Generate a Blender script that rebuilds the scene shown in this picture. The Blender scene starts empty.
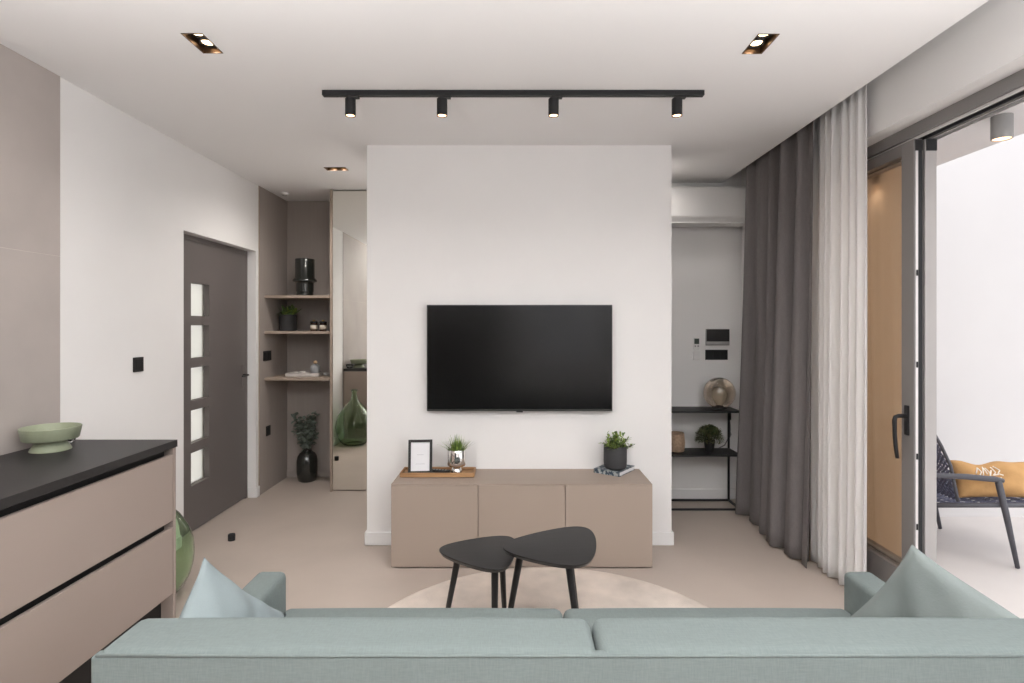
import bpy, bmesh, math, random
from mathutils import Vector, Matrix, Euler
PI = math.pi
scene = bpy.context.scene
COL = scene.collection
H = 2.70            # ceiling height
EYE = 1.481

# ------------------------------------------------------------------ materials
def lin(c):
    return c/12.92 if c <= 0.04045 else ((c+0.055)/1.055)**2.4
def srgb(r, g, b):
    return (lin(r/255), lin(g/255), lin(b/255))

def mat(name, col, rough=0.6, metal=0.0, spec=0.5, var=0.0, vscale=4.0, bump=0.0, bscale=80.0,
        trans=0.0, ior=1.45, emit=None, estr=0.0, coat=0.0, sheen=0.0, stretch=None, alpha=1.0, detail=4.0):
    m = bpy.data.materials.new(name); m.use_nodes = True
    nt = m.node_tree; b = nt.nodes['Principled BSDF']
    b.inputs['Base Color'].default_value = (*col, 1)
    b.inputs['Roughness'].default_value = rough
    b.inputs['Metallic'].default_value = metal
    b.inputs['Specular IOR Level'].default_value = spec
    b.inputs['Transmission Weight'].default_value = trans
    b.inputs['IOR'].default_value = ior
    b.inputs['Coat Weight'].default_value = coat
    b.inputs['Sheen Weight'].default_value = sheen
    b.inputs['Alpha'].default_value = alpha
    if emit:
        b.inputs['Emission Color'].default_value = (*emit, 1)
        b.inputs['Emission Strength'].default_value = estr
    vec = None
    if var or bump:
        tc = nt.nodes.new('ShaderNodeTexCoord'); mp = nt.nodes.new('ShaderNodeMapping')
        nt.links.new(tc.outputs['Object'], mp.inputs['Vector'])
        if stretch: mp.inputs['Scale'].default_value = stretch
        vec = mp.outputs['Vector']
    if var:
        n = nt.nodes.new('ShaderNodeTexNoise'); n.inputs['Scale'].default_value = vscale
        n.inputs['Detail'].default_value = detail
        nt.links.new(vec, n.inputs['Vector'])
        r = nt.nodes.new('ShaderNodeValToRGB')
        r.color_ramp.elements[0].position = 0.3; r.color_ramp.elements[1].position = 0.7
        r.color_ramp.elements[0].color = (*[c*(1-var) for c in col], 1)
        r.color_ramp.elements[1].color = (*[min(1, c*(1+var)) for c in col], 1)
        nt.links.new(n.outputs['Fac'], r.inputs['Fac'])
        nt.links.new(r.outputs['Color'], b.inputs['Base Color'])
    if bump:
        n2 = nt.nodes.new('ShaderNodeTexNoise'); n2.inputs['Scale'].default_value = bscale
        n2.inputs['Detail'].default_value = 3
        nt.links.new(vec, n2.inputs['Vector'])
        bp = nt.nodes.new('ShaderNodeBump'); bp.inputs['Strength'].default_value = bump
        bp.inputs['Distance'].default_value = 0.01
        nt.links.new(n2.outputs['Fac'], bp.inputs['Height'])
        nt.links.new(bp.outputs['Normal'], b.inputs['Normal'])
    return m

def weave_mat(name, col, scale=420.0, amt=0.16, var=0.06):
    """fine linen-like weave: two crossed wave textures plus a slub noise"""
    m = mat(name, col, rough=0.9, spec=0.2, sheen=0.03)
    nt = m.node_tree; b = nt.nodes['Principled BSDF']
    tc = nt.nodes.new('ShaderNodeTexCoord')
    def slub(sc):
        mp = nt.nodes.new('ShaderNodeMapping'); mp.inputs['Scale'].default_value = sc
        nt.links.new(tc.outputs['Object'], mp.inputs['Vector'])
        n = nt.nodes.new('ShaderNodeTexNoise'); n.inputs['Scale'].default_value = scale
        n.inputs['Detail'].default_value = 2
        nt.links.new(mp.outputs['Vector'], n.inputs['Vector']); return n.outputs['Fac']
    a = slub((0.12, 1, 1)); c = slub((1, 0.12, 0.12))
    mx = nt.nodes.new('ShaderNodeMath'); mx.operation = 'ADD'
    nt.links.new(a, mx.inputs[0]); nt.links.new(c, mx.inputs[1])
    r = nt.nodes.new('ShaderNodeValToRGB')
    r.color_ramp.elements[0].position = 0.35; r.color_ramp.elements[1].position = 0.65
    r.color_ramp.elements[0].color = (*[k*(1-amt) for k in col], 1)
    r.color_ramp.elements[1].color = (*[min(1, k*(1+amt)) for k in col], 1)
    hf = nt.nodes.new('ShaderNodeMath'); hf.operation = 'MULTIPLY'; hf.inputs[1].default_value = 0.5
    nt.links.new(mx.outputs[0], hf.inputs[0]); nt.links.new(hf.outputs[0], r.inputs['Fac'])
    nt.links.new(r.outputs['Color'], b.inputs['Base Color'])
    bp = nt.nodes.new('ShaderNodeBump'); bp.inputs['Strength'].default_value = 0.25
    bp.inputs['Distance'].default_value = 0.002
    nt.links.new(hf.outputs[0], bp.inputs['Height']); nt.links.new(bp.outputs['Normal'], b.inputs['Normal'])
    return m

def wood_mat(name, c1, c2, scale=6.0, rough=0.45, axis='x'):
    m = mat(name, c1, rough=rough, spec=0.4)
    nt = m.node_tree; b = nt.nodes['Principled BSDF']
    tc = nt.nodes.new('ShaderNodeTexCoord'); mp = nt.nodes.new('ShaderNodeMapping')
    mp.inputs['Scale'].default_value = {'x': (0.6, 9, 9), 'y': (9, 0.6, 9), 'z': (9, 9, 0.6)}[axis]
    nt.links.new(tc.outputs['Object'], mp.inputs['Vector'])
    n = nt.nodes.new('ShaderNodeTexNoise'); n.inputs['Scale'].default_value = scale; n.inputs['Detail'].default_value = 6
    nt.links.new(mp.outputs['Vector'], n.inputs['Vector'])
    r = nt.nodes.new('ShaderNodeValToRGB')
    r.color_ramp.elements[0].position = 0.32; r.color_ramp.elements[1].position = 0.68
    r.color_ramp.elements[0].color = (*c2, 1); r.color_ramp.elements[1].color = (*c1, 1)
    nt.links.new(n.outputs['Fac'], r.inputs['Fac']); nt.links.new(r.outputs['Color'], b.inputs['Base Color'])
    return m

def glass_mat(name, col, rough=0.0, ior=1.45):
    return mat(name, col, rough=rough, trans=1.0, ior=ior)

def pane_mat(name, tint):
    """thin window pane: see-through with a fresnel reflection"""
    m = bpy.data.materials.new(name); m.use_nodes = True; nt = m.node_tree
    nt.nodes.remove(nt.nodes['Principled BSDF']); out = nt.nodes['Material Output']
    t = nt.nodes.new('ShaderNodeBsdfTransparent'); t.inputs['Color'].default_value = (*tint, 1)
    g = nt.nodes.new('ShaderNodeBsdfGlossy'); g.inputs['Roughness'].default_value = 0.02
    lw = nt.nodes.new('ShaderNodeLayerWeight'); lw.inputs['Blend'].default_value = 0.5
    pw = nt.nodes.new('ShaderNodeMath'); pw.operation = 'POWER'; pw.inputs[1].default_value = 5
    nt.links.new(lw.outputs['Facing'], pw.inputs[0])
    f = nt.nodes.new('ShaderNodeMath'); f.operation = 'MULTIPLY_ADD'; f.inputs[1].default_value = 0.96; f.inputs[2].default_value = 0.04
    nt.links.new(pw.outputs[0], f.inputs[0])
    mx = nt.nodes.new('ShaderNodeMixShader')
    nt.links.new(f.outputs[0], mx.inputs['Fac']); nt.links.new(t.outputs[0], mx.inputs[1]); nt.links.new(g.outputs[0], mx.inputs[2])
    nt.links.new(mx.outputs[0], out.inputs['Surface'])
    return m

def sheer_mat(name, col, through=0.35):
    m = bpy.data.materials.new(name); m.use_nodes = True; nt = m.node_tree
    nt.nodes.remove(nt.nodes['Principled BSDF']); out = nt.nodes['Material Output']
    d = nt.nodes.new('ShaderNodeBsdfDiffuse'); d.inputs['Color'].default_value = (*col, 1)
    t = nt.nodes.new('ShaderNodeBsdfTranslucent'); t.inputs['Color'].default_value = (*col, 1)
    mx = nt.nodes.new('ShaderNodeMixShader'); mx.inputs['Fac'].default_value = through
    nt.links.new(d.outputs[0], mx.inputs[1]); nt.links.new(t.outputs[0], mx.inputs[2]); nt.links.new(mx.outputs[0], out.inputs['Surface'])
    return m

def screen_mat(name, col, open_):
    m = sheer_mat(name, col, 0.75); nt = m.node_tree; out = nt.nodes['Material Output']
    old = out.inputs['Surface'].links[0].from_socket
    t = nt.nodes.new('ShaderNodeBsdfTransparent'); mx = nt.nodes.new('ShaderNodeMixShader'); mx.inputs['Fac'].default_value = open_
    nt.links.new(old, mx.inputs[1]); nt.links.new(t.outputs[0], mx.inputs[2]); nt.links.new(mx.outputs[0], out.inputs['Surface'])
    return m
WALL = (0.80, 0.785, 0.775)
M = dict(
    wall=mat('white_plaster', WALL, 0.9, spec=0.2, var=0.012, vscale=2.5, bump=0.02, bscale=150),
    ceil=mat('ceiling_paint', (0.86, 0.845, 0.84), 0.95, spec=0.15),
    skirt=mat('baseboard_paint', (0.80, 0.79, 0.785), 0.5),
    tile=mat('beige_stone_tile', (0.415, 0.37, 0.345), 0.55, var=0.06, vscale=3.0, bump=0.02, bscale=60),
    grout=mat('tile_grout', (0.62, 0.57, 0.52), 0.9),
    floor=mat('microcement_floor', (0.46, 0.39, 0.34), 0.5, spec=0.35, var=0.045, vscale=2.2, bump=0.012, bscale=30),
    niche=mat('taupe_panel', (0.36, 0.315, 0.285), 0.6, var=0.03, vscale=6, stretch=(8, 8, 0.4)),
    niche_edge=mat('taupe_edge_band', (0.36, 0.285, 0.23), 0.6),
    door=mat('grey_door_paint', (0.135, 0.118, 0.112), 0.5),
    steel=mat('brushed_steel', (0.55, 0.53, 0.50), 0.3, metal=1),
    black=mat('matte_black', (0.018, 0.017, 0.017), 0.5),
    blackm=mat('black_metal', (0.012, 0.012, 0.013), 0.45, spec=0.4),
    worktop=mat('black_worktop', (0.026, 0.0245, 0.0245), 0.45, spec=0.35, var=0.08, vscale=40),
    front=mat('taupe_lacquer', (0.355, 0.29, 0.257), 0.55, spec=0.35),
    frontdark=mat('drawer_channel', (0.012, 0.011, 0.011), 0.6),
    tvfront=mat('console_lacquer', (0.345, 0.278, 0.233), 0.55, spec=0.35),
    screen=mat('tv_screen', (0.003, 0.003, 0.003), 0.2, spec=0.5),
    bezel=mat('tv_bezel', (0.06, 0.06, 0.06), 0.35, metal=0.6),
    sofa=weave_mat('sage_linen', (0.156, 0.184, 0.180), 330, 0.075),
    sofaleg=mat('sofa_leg_black', (0.02, 0.02, 0.02), 0.5),
    pillow=mat('pale_sage_cotton', (0.235, 0.275, 0.283), 0.95, spec=0.15, var=0.05, vscale=9, bump=0.08, bscale=160, sheen=0.03),
    pillow2=mat('grey_green_cotton', (0.222, 0.25, 0.244), 0.95, spec=0.15, var=0.05, vscale=9, bump=0.08, bscale=160, sheen=0.03),
    rug=mat('cream_pile', (0.72, 0.63, 0.56), 0.98, spec=0.1, var=0.16, vscale=5, bump=0.6, bscale=220, sheen=0.03, detail=8),
    table=mat('black_stained_wood', (0.016, 0.015, 0.015), 0.36, spec=0.5, var=0.25, vscale=6, stretch=(1, 12, 1)),
    curtain=weave_mat('charcoal_curtain', (0.165, 0.15, 0.148), 300, 0.08),
    sheer=sheer_mat('white_voile', (0.92, 0.91, 0.905), 0.40),
    alu=mat('grey_aluminium', (0.22, 0.207, 0.203), 0.5),
    alul=mat('light_grey_aluminium', (0.42, 0.40, 0.39), 0.5),
    gasket=mat('black_gasket', (0.02, 0.02, 0.022), 0.7),
    strip=mat('white_lock_strip', (0.75, 0.72, 0.71), 0.35, metal=0.2),
    handle=mat('dark_handle', (0.022, 0.021, 0.022), 0.6, spec=0.3),
    pane=pane_mat('clear_pane', (0.93, 0.92, 0.90)),
    frost=mat('frosted_pane', (0.88, 0.86, 0.78), 0.45, trans=0.85, ior=1.3),
    mirror=mat('silver_mirror', (0.86, 0.85, 0.80), 0.0, metal=1.0),
    tan=mat('tan_cladding', (0.46, 0.31, 0.17), 0.6, var=0.05, vscale=3, stretch=(1, 1, 0.3)),
    twall=mat('terrace_white', (0.74, 0.725, 0.725), 0.9, var=0.01, vscale=3),
    tfloor=mat('terrace_tile', (0.70, 0.66, 0.64), 0.7, var=0.03, vscale=3),
    green=glass_mat('green_glass', (0.70, 0.86, 0.66)),
    smoke=glass_mat('smoked_glass', (0.86, 0.80, 0.73)),
    cglass=glass_mat('clear_glass', (0.95, 0.97, 0.96)),
    amber=mat('amber_dark_glass', (0.035, 0.015, 0.008), 0.12, spec=0.6),
    cream=mat('cream_paper', (0.72, 0.66, 0.56), 0.8),
    gold=mat('gold_cap', (0.75, 0.52, 0.22), 0.3, metal=1),
    darkvase=mat('black_glazed_glass', (0.016, 0.019, 0.017), 0.12, spec=0.8, coat=0.5, bump=0.15, bscale=90),
    sagebowl=mat('sage_ceramic', (0.27, 0.295, 0.205), 0.42, spec=0.45, var=0.05, vscale=30),
    chrome=mat('chrome', (0.82, 0.80, 0.77), 0.07, metal=1),
    leaf=mat('leaf_green', (0.10, 0.17, 0.045), 0.55, var=0.5, vscale=30),
    leafl=mat('leaf_light_green', (0.22, 0.30, 0.06), 0.55, var=0.5, vscale=40),
    leafd=mat('leaf_dark_green', (0.035, 0.075, 0.025), 0.55, var=0.4, vscale=40),
    euca=mat('eucalyptus_leaf', (0.19, 0.225, 0.19), 0.65, var=0.45, vscale=25),
    stem=mat('stem_brown', (0.07, 0.06, 0.035), 0.7),
    soil=mat('soil', (0.02, 0.015, 0.01), 0.95),
    pot=mat('charcoal_pot', (0.038, 0.038, 0.04), 0.6),
    oak=wood_mat('oak_tray', (0.42, 0.24, 0.115), (0.27, 0.14, 0.06), 5, 0.5, 'x'),
    rattan=mat('rattan', (0.40, 0.28, 0.19), 0.7, var=0.25, vscale=60, bump=0.6, bscale=120),
    paper=mat('white_paper', (0.80, 0.80, 0.82), 0.8),
    ink=mat('grey_ink', (0.35, 0.35, 0.37), 0.8),
    marble=mat('white_marble', (0.62, 0.57, 0.54), 0.35, var=0.15, vscale=12),
    ceramic=mat('grey_ceramic', (0.34, 0.35, 0.36), 0.45),
    woodball=mat('wood_stopper', (0.60, 0.42, 0.26), 0.6),
    plastic=mat('white_plastic', (0.74, 0.73, 0.72), 0.4),
    greyplastic=mat('grey_plastic', (0.30, 0.295, 0.29), 0.5),
    lcd=mat('lcd', (0.05, 0.065, 0.055), 0.3),
    cord=mat('grey_cord', (0.22, 0.21, 0.21), 0.6),
    screenfab=screen_mat('tan_screen_fabric', (0.80, 0.64, 0.49), 0.10),
    darkpanel=mat('added_dark_panel', (0.05, 0.046, 0.043), 0.6),
    fern=mat('olive_leaf', (0.155, 0.165, 0.075), 0.6, var=0.4, vscale=40),
    rope=mat('slate_rope', (0.12, 0.13, 0.20), 0.8, var=0.2, vscale=60),
    chairm=mat('anthracite_frame', (0.085, 0.085, 0.10), 0.5),
    mustard=mat('ochre_canvas', (0.56, 0.33, 0.145), 0.9, spec=0.15, var=0.08, vscale=12, bump=0.15, bscale=60),
    white=mat('white_print', (0.85, 0.80, 0.72), 0.9),
    bulb=mat('warm_bulb', (1, 0.8, 0.55), 0.4, emit=(1.0, 0.74, 0.45), estr=5.0),
    bulb2=mat('warm_lens', (1, 0.8, 0.55), 0.4, emit=(1.0, 0.62, 0.36), estr=3.5),
    copper=mat('bronze_reflector', (0.10, 0.06, 0.035), 0.3, metal=0.7),
    lampbulb=mat('clear_bulb', (0.9, 0.85, 0.75), 0.1, trans=0.6, spec=0.8),
)
# book cover: blue-black speckle
def speckle(name, base, fleck, scale):
    m = mat(name, base, 0.5); nt = m.node_tree; b = nt.nodes['Principled BSDF']
    tc = nt.nodes.new('ShaderNodeTexCoord')
    n = nt.nodes.new('ShaderNodeTexNoise'); n.inputs['Scale'].default_value = scale; n.inputs['Detail'].default_value = 5
    nt.links.new(tc.outputs['Object'], n.inputs['Vector'])
    r = nt.nodes.new('ShaderNodeValToRGB'); r.color_ramp.elements[0].position = .47; r.color_ramp.elements[1].position = .56
    r.color_ramp.elements[0].color = (*base, 1); r.color_ramp.elements[1].color = (*fleck, 1)
    nt.links.new(n.outputs['Fac'], r.inputs['Fac']); nt.links.new(r.outputs['Color'], b.inputs['Base Color'])
    return m
M['cover'] = speckle('speckled_book_cover', (0.03, 0.05, 0.075), (0.36, 0.38, 0.38), 45)

# ------------------------------------------------------------------ mesh helpers
def obj(name, bm, m, parent=None, smooth=False, loc=None):
    me = bpy.data.meshes.new(name)
    bmesh.ops.recalc_face_normals(bm, faces=bm.faces)
    bm.to_mesh(me); bm.free()
    for mm in (m if isinstance(m, (list, tuple)) else [m]): me.materials.append(mm)
    if smooth:
        for p in me.polygons: p.use_smooth = True
    o = bpy.data.objects.new(name, me); COL.objects.link(o)
    if parent: o.parent = parent
    if loc: o.location = loc
    return o
def autosmooth(o, ang=40):
    me = o.data
    for p in me.polygons: p.use_smooth = True
    bm = bmesh.new(); bm.from_mesh(me)
    for e in bm.edges:
        if len(e.link_faces) == 2 and e.calc_face_angle(0) > math.radians(ang): e.smooth = False
    bm.to_mesh(me); bm.free()
    return o
def tag(o, label, cat, group=None):
    o['label'] = label; o['category'] = cat
    if group: o['group'] = group
    return o
def thing(name, label, cat, loc=(0, 0, 0), rotz=0, group=None):
    o = bpy.data.objects.new(name, None); COL.objects.link(o)
    o.empty_display_size = 0.05
    o.location = loc; o.rotation_euler = (0, 0, rotz)
    return tag(o, label, cat, group)
def struct(name, bm, m, smooth=False):
    o = obj(name, bm, m, None, smooth); o['kind'] = 'structure'; return o
def copy_tree(o, parent=None):
    c = o.copy(); COL.objects.link(c)
    if parent: c.parent = parent
    for ch in list(o.children): copy_tree(ch, c)
    return c

def B(): return bmesh.new()
def box(bm, x0, x1, y0, y1, z0, z1, r=0.0, seg=2, mi=0, mtx=None):
    vs = [bm.verts.new((x, y, z)) for z in (z0, z1) for y in (y0, y1) for x in (x0, x1)]
    q = [(0, 1, 3, 2), (4, 6, 7, 5), (0, 4, 5, 1), (2, 3, 7, 6), (0, 2, 6, 4), (1, 5, 7, 3)]
    fs = [bm.faces.new([vs[i] for i in f]) for f in q]
    for f in fs: f.material_index = mi
    new = list(vs)
    if r > 0:
        es = list({e for f in fs for e in f.edges})
        res = bmesh.ops.bevel(bm, geom=es, offset=r, segments=seg, profile=0.5, affect='EDGES')
        new = list({v for v in res['verts']} | {v for f in res['faces'] for v in f.verts} | {v for v in vs if v.is_valid})
        for f in res['faces']: f.material_index = mi
    if mtx is not None:
        bmesh.ops.transform(bm, matrix=mtx, verts=[v for v in new if v.is_valid])
    return bm
def bx(*a, **k): return box(B(), *a, **k)
def lathe(bm, prof, c=(0, 0, 0), n=40, cap=True, mi=0):
    """prof: list of (r, z)"""
    rings = []
    for r, z in prof:
        if r < 1e-5:
            rings.append([bm.verts.new((c[0], c[1], c[2]+z))])
        else:
            rings.append([bm.verts.new((c[0]+r*math.cos(2*PI*i/n), c[1]+r*math.sin(2*PI*i/n), c[2]+z)) for i in range(n)])
    for a, b in zip(rings, rings[1:]):
        for i in range(n):
            j = (i+1) % n
            if len(a) == 1 and len(b) == 1: continue
            if len(a) == 1: f = bm.faces.new((a[0], b[i], b[j]))
            elif len(b) == 1: f = bm.faces.new((a[i], a[j], b[0]))
            else: f = bm.faces.new((a[i], a[j], b[j], b[i]))
            f.material_index = mi
    if cap:
        for rg in (rings[0], rings[-1]):
            if len(rg) > 1:
                f = bm.faces.new(rg); f.material_index = mi
    return bm
def tube(bm, pts, rad, n=8, cap=True, mi=0):
    pts = [Vector(p) for p in pts]
    rads = rad if isinstance(rad, (list, tuple)) else [rad]*len(pts)
    rings = []; up = None
    for i, p in enumerate(pts):
        d = (pts[min(i+1, len(pts)-1)] - pts[max(i-1, 0)]).normalized()
        if up is None:
            up = Vector((0, 0, 1)) if abs(d.z) < .9 else Vector((1, 0, 0))
        s = d.cross(up).normalized(); up = s.cross(d).normalized()
        rings.append([bm.verts.new(p + (s*math.cos(2*PI*k/n) + up*math.sin(2*PI*k/n))*rads[i]) for k in range(n)])
    for a, b in zip(rings, rings[1:]):
        for k in range(n):
            f = bm.faces.new((a[k], a[(k+1) % n], b[(k+1) % n], b[k])); f.material_index = mi
    if cap:
        f1 = bm.faces.new(rings[0]); f2 = bm.faces.new(rings[-1]); f1.material_index = f2.material_index = mi
    return bm
def prism(bm, outline, z0, z1, mi=0):
    a = [bm.verts.new((x, y, z0)) for x, y in outline]; b = [bm.verts.new((x, y, z1)) for x, y in outline]
    n = len(a)
    fs = [bm.faces.new(a), bm.faces.new(b)]
    for i in range(n): fs.append(bm.faces.new((a[i], a[(i+1) % n], b[(i+1) % n], b[i])))
    for f in fs: f.material_index = mi
    return bm
def holed(u0, u1, v0, v1, t0, t1, holes, order):
    """a slab in the u-v plane, thickness t, with rectangular openings; order maps (u,v,t) to xyz"""
    us = sorted({u0, u1, *[h[0] for h in holes], *[h[1] for h in holes]})
    vs = sorted({v0, v1, *[h[2] for h in holes], *[h[3] for h in holes]})
    us = [u for u in us if u0 <= u <= u1]; vs = [v for v in vs if v0 <= v <= v1]
    bm = B()
    P = {}
    def p(u, v, t):
        k = (u, v, t)
        if k not in P: P[k] = bm.verts.new(order(u, v, t))
        return P[k]
    def solid(i, j):
        if i < 0 or j < 0 or i >= len(us)-1 or j >= len(vs)-1: return False
        cu = (us[i]+us[i+1])/2; cv = (vs[j]+vs[j+1])/2
        return not any(h[0] < cu < h[1] and h[2] < cv < h[3] for h in holes)
    for i in range(len(us)-1):
        for j in range(len(vs)-1):
            if not solid(i, j): continue
            a, b, c, d = us[i], us[i+1], vs[j], vs[j+1]
            for t in (t0, t1): bm.faces.new((p(a, c, t), p(b, c, t), p(b, d, t), p(a, d, t)))
            for (di, dj, e) in ((-1, 0, ((a, c), (a, d))), (1, 0, ((b, c), (b, d))), (0, -1, ((a, c), (b, c))), (0, 1, ((a, d), (b, d)))):
                if not solid(i+di, j+dj):
                    (q, r_), (s_, w) = e
                    bm.faces.new((p(q, r_, t0), p(s_, w, t0), p(s_, w, t1), p(q, r_, t1)))
    return bm
def leaf_quad(bm, base, d, side, L, W, n=3, curl=0.0, up=Vector((0, 0, 1)), mi=0, tip=0.0, shape='leaf'):
    """a leaf blade with a rounded or pointed outline"""
    prev = None
    for i in range(n+1):
        t = i/n
        if shape == 'blade': w = W*(1-t)**0.8
        else: w = W*math.sin(PI*min(max(t*0.94+0.04, 0), 1))**0.75
        c = base + d*(L*t) + up*(-curl*L*t*t)
        a = bm.verts.new(c - side*w*0.5); b = bm.verts.new(c + side*w*0.5)
        if prev:
            f = bm.faces.new((prev[0], prev[1], b, a)); f.material_index = mi; f.smooth = True
        prev = (a, b)

# ------------------------------------------------------------------ ROOM SHELL
LW = -2.221; CE = 1.782; RW = 1.95; PX0, PX1, PY = -0.990, 1.0676, 3.844
BWY = 4.86; REAR = -3.4
DOORS = (3.83, 4.905, 0.0, 2.124)
xyz_z = lambda u, v, t: (u, v, t)
xyz_x = lambda u, v, t: (t, u, v)
xyz_y = lambda u, v, t: (u, t, v)

struct('floor', bx(LW-0.35, 2.16, REAR-0.1, 5.75, -0.12, 0.0), M['floor'])
DL = [(-1.388, -1.297, 2.37, 2.545, 0), (1.022, 1.113, 2.375, 2.55, 0), (-1.462, -1.293, 4.373, 4.466, 1),
      (1.078, 1.168, 4.30, 4.47, 0), (-1.388, -1.297, 0.2, 0.375, 0), (1.022, 1.113, 0.2, 0.375, 0), (-1.388, -1.297, -1.8, -1.625, 0), (1.022, 1.113, -1.8, -1.625, 0)]  # last four downlights are out of view, added for fill light
struct('ceiling', holed(LW-0.3, CE, REAR-0.1, 5.75, H, H+0.22, [d[:4] for d in DL], xyz_z), M['ceil'])
struct('ceiling_recess', bx(CE, 2.25, REAR-0.1, BWY+0.1, H+0.13, H+0.22), M['ceil'])
struct('wall_left', holed(REAR, 4.96, 0, H, LW-0.30, LW, [DOORS], xyz_x), M['wall'])
struct('wall_rear', holed(LW-0.3, 2.25, 0, H+0.15, REAR-0.15, REAR, [(0.3, 1.8, 0.7, 2.40)], xyz_y), M['wall'])
struct('wall_center', bx(PX0, PX1, PY, 5.74, 0, H), M['wall'])
struct('wall_back', bx(PX1, 2.25, BWY, BWY+0.15, 0, H+0.15), M['wall'])
OPY0, OPY1, OPZ = 0.20, 4.25, 2.515
struct('wall_right', holed(REAR, BWY, 0, H+0.15, RW, RW+0.25, [(OPY0, OPY1, -0.01, OPZ)], xyz_x), M['wall'])

# beige tiling on the near part of the left wall
bm = B()
zj = [0.0, 0.62, 1.82, H]; yj = [REAR, -2.0, -0.8, 0.4, 1.6, 2.782]
for a, b in zip(yj, yj[1:]):
    for c, d in zip(zj, zj[1:]):
        box(bm, LW, LW+0.005, a+0.001, b-0.001, c+0.001, d-0.001)
struct('trim_1', bm, M['tile'])
struct('trim_2', bx(LW, LW+0.0035, REAR, 2.781, 0, H), M['grout'])

# baseboards
def skirt_profile(bm, x0, x1, y0, y1, h=0.09):
    box(bm, x0, x1, y0, y1, 0, h, r=0.005, seg=2)
bm = B(); skirt_profile(bm, LW, LW+0.014, 2.815, 3.83); skirt_profile(bm, LW-0.065, LW+0.014, 4.891, 4.905); skirt_profile(bm, LW, LW+0.014, 4.905, 4.953)
struct('baseboard_left', bm, M['skirt'])
bm = B(); skirt_profile(bm, PX0-0.014, PX1+0.014, PY-0.014, PY+0.0005); skirt_profile(bm, PX1, PX1+0.014, PY, BWY); skirt_profile(bm, PX0-0.014, PX0, PY, 5.07)
struct('baseboard_center', bm, M['skirt'])
struct('baseboard_back', skirt_profile.__call__(bm := B(), PX1+0.014, 1.95, BWY-0.014, BWY) or bm, M['skirt'])

# back-left niche: taupe cladding, divider
NB = 5.57
struct('wall_niche_side', bx(LW-0.3, -2.216, 4.96, NB, 0, H), [M['niche']])
struct('trim_3', bx(-2.2225, -2.2135, 4.954, 4.962, 0, H-0.001), M['niche_edge'])
struct('wall_niche_back', bx(LW-0.3, PX0, NB, NB+0.14, 0, H), M['niche'])
struct('trim_4', bx(-2.2155, -1.66, NB-0.012, NB, 0, 0.06), M['niche'])

# ------------------------------------------------------------------ front door with five frosted panes
bm_leaf = None
DX = -2.296
panes = [1.788-0.304*i for i in range(5)]
holes = [(4.05, 4.292, zt-0.236, zt) for zt in panes]
leaf = struct('door_1', holed(3.86, 4.875, 0.012, 2.095, DX-0.06, DX, holes, xyz_x), M['door'])
bm = B()
box(bm, DX-0.075, DX+0.003, 3.831, 3.86, 0.0, 2.123); box(bm, DX-0.075, DX+0.003, 4.875, 4.904, 0, 2.123); box(bm, DX-0.075, DX+0.003, 3.86, 4.875, 2.095, 2.123)
fr = obj('door_frame', bm, M['door'], leaf)
for zt in panes:
    obj('pane', bx(DX-0.050, DX-0.040, 4.05, 4.292, zt-0.236, zt), M['frost'], leaf)
hb = B(); box(hb, DX, DX+0.008, 4.805, 4.833, 0.95, 1.15, r=0.003)
hp = obj('handle_plate', hb, M['door'], leaf)
hb = B(); tube(hb, [(DX+0.006, 4.82, 1.065), (DX+0.048, 4.82, 1.065), (DX+0.054, 4.81, 1.065), (DX+0.054, 4.71, 1.062)], 0.008, 10)
obj('handle_lever', hb, M['handle'], hp, True)

# ------------------------------------------------------------------ mirrored wardrobe door + divider (back left)
w = thing('mirrored_wardrobe', 'tall wardrobe with full height mirror door beside the display niche', 'wardrobe', (-1.3, 5.09, 0))
obj('side_panel', bx(-0.338, -0.320, -0.015, 0.478, 0.0, H-0.004), M['niche_edge'], w)
obj('carcass', bx(-0.319, 0.292, 0.022, 0.478, 0.0, H-0.004), M['niche'], w)
obj('mirror_door', bx(-0.318, 0.293, 0.0, 0.02, 0.012, H-0.014), M['mirror'], w)

# shelves in the niche
SH = [(1.752, 'taupe display shelf, topmost of the three, under the black vase'), (1.432, 'taupe display shelf in the middle, under the potted succulent and jars'), (1.017, 'taupe display shelf, lowest of the three, under the white tray')]
for z, lb in SH:
    o = obj('display_shelf', bx(-2.2155, -1.6385, 5.06, NB-0.002, z-0.024, z, r=0.002), M['niche_edge'])
    tag(o, lb, 'shelf', 'display shelves in the niche')

# ------------------------------------------------------------------ things in the niche
def dark_vase():
    t = thing('ribbed_vase', 'black glossy cylinder vase with a raised ring on the top shelf', 'vase', (-1.965, 5.36, 1.753))
    prof = [(0.07, 0), (0.076, 0.004), (0.077, 0.125), (0.086, 0.135), (0.108, 0.142), (0.110, 0.155), (0.100, 0.168), (0.089, 0.178), (0.088, 0.35), (0.086, 0.354), (0.082, 0.35), (0.080, 0.05), (0, 0.045)]
    autosmooth(obj('vase_body', lathe(B(), prof, n=48), M['darkvase'], t), 50)
dark_vase()

def pot_bm(r, h, lip=0.006, taper=0.94, rb=None):
    rb = rb or r*taper
    return lathe(B(), [(0, 0), (rb-0.012, 0), (rb-0.003, 0.003), (rb, 0.012), (r, h-0.004), (r-0.001, h), (r-lip, h), (r-lip-0.001, h-0.025), (0, h-0.026)], n=40)
rnd = random.Random(4)
def rand_dir(el0, el1, r=rnd):
    a = r.uniform(0, 2*PI); e = math.radians(r.uniform(el0, el1))
    return Vector((math.cos(a)*math.cos(e), math.sin(a)*math.cos(e), math.sin(e)))
def sidevec(d):
    s = d.cross(Vector((0, 0, 1)))
    return s.normalized() if s.length > 1e-3 else Vector((1, 0, 0))

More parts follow.
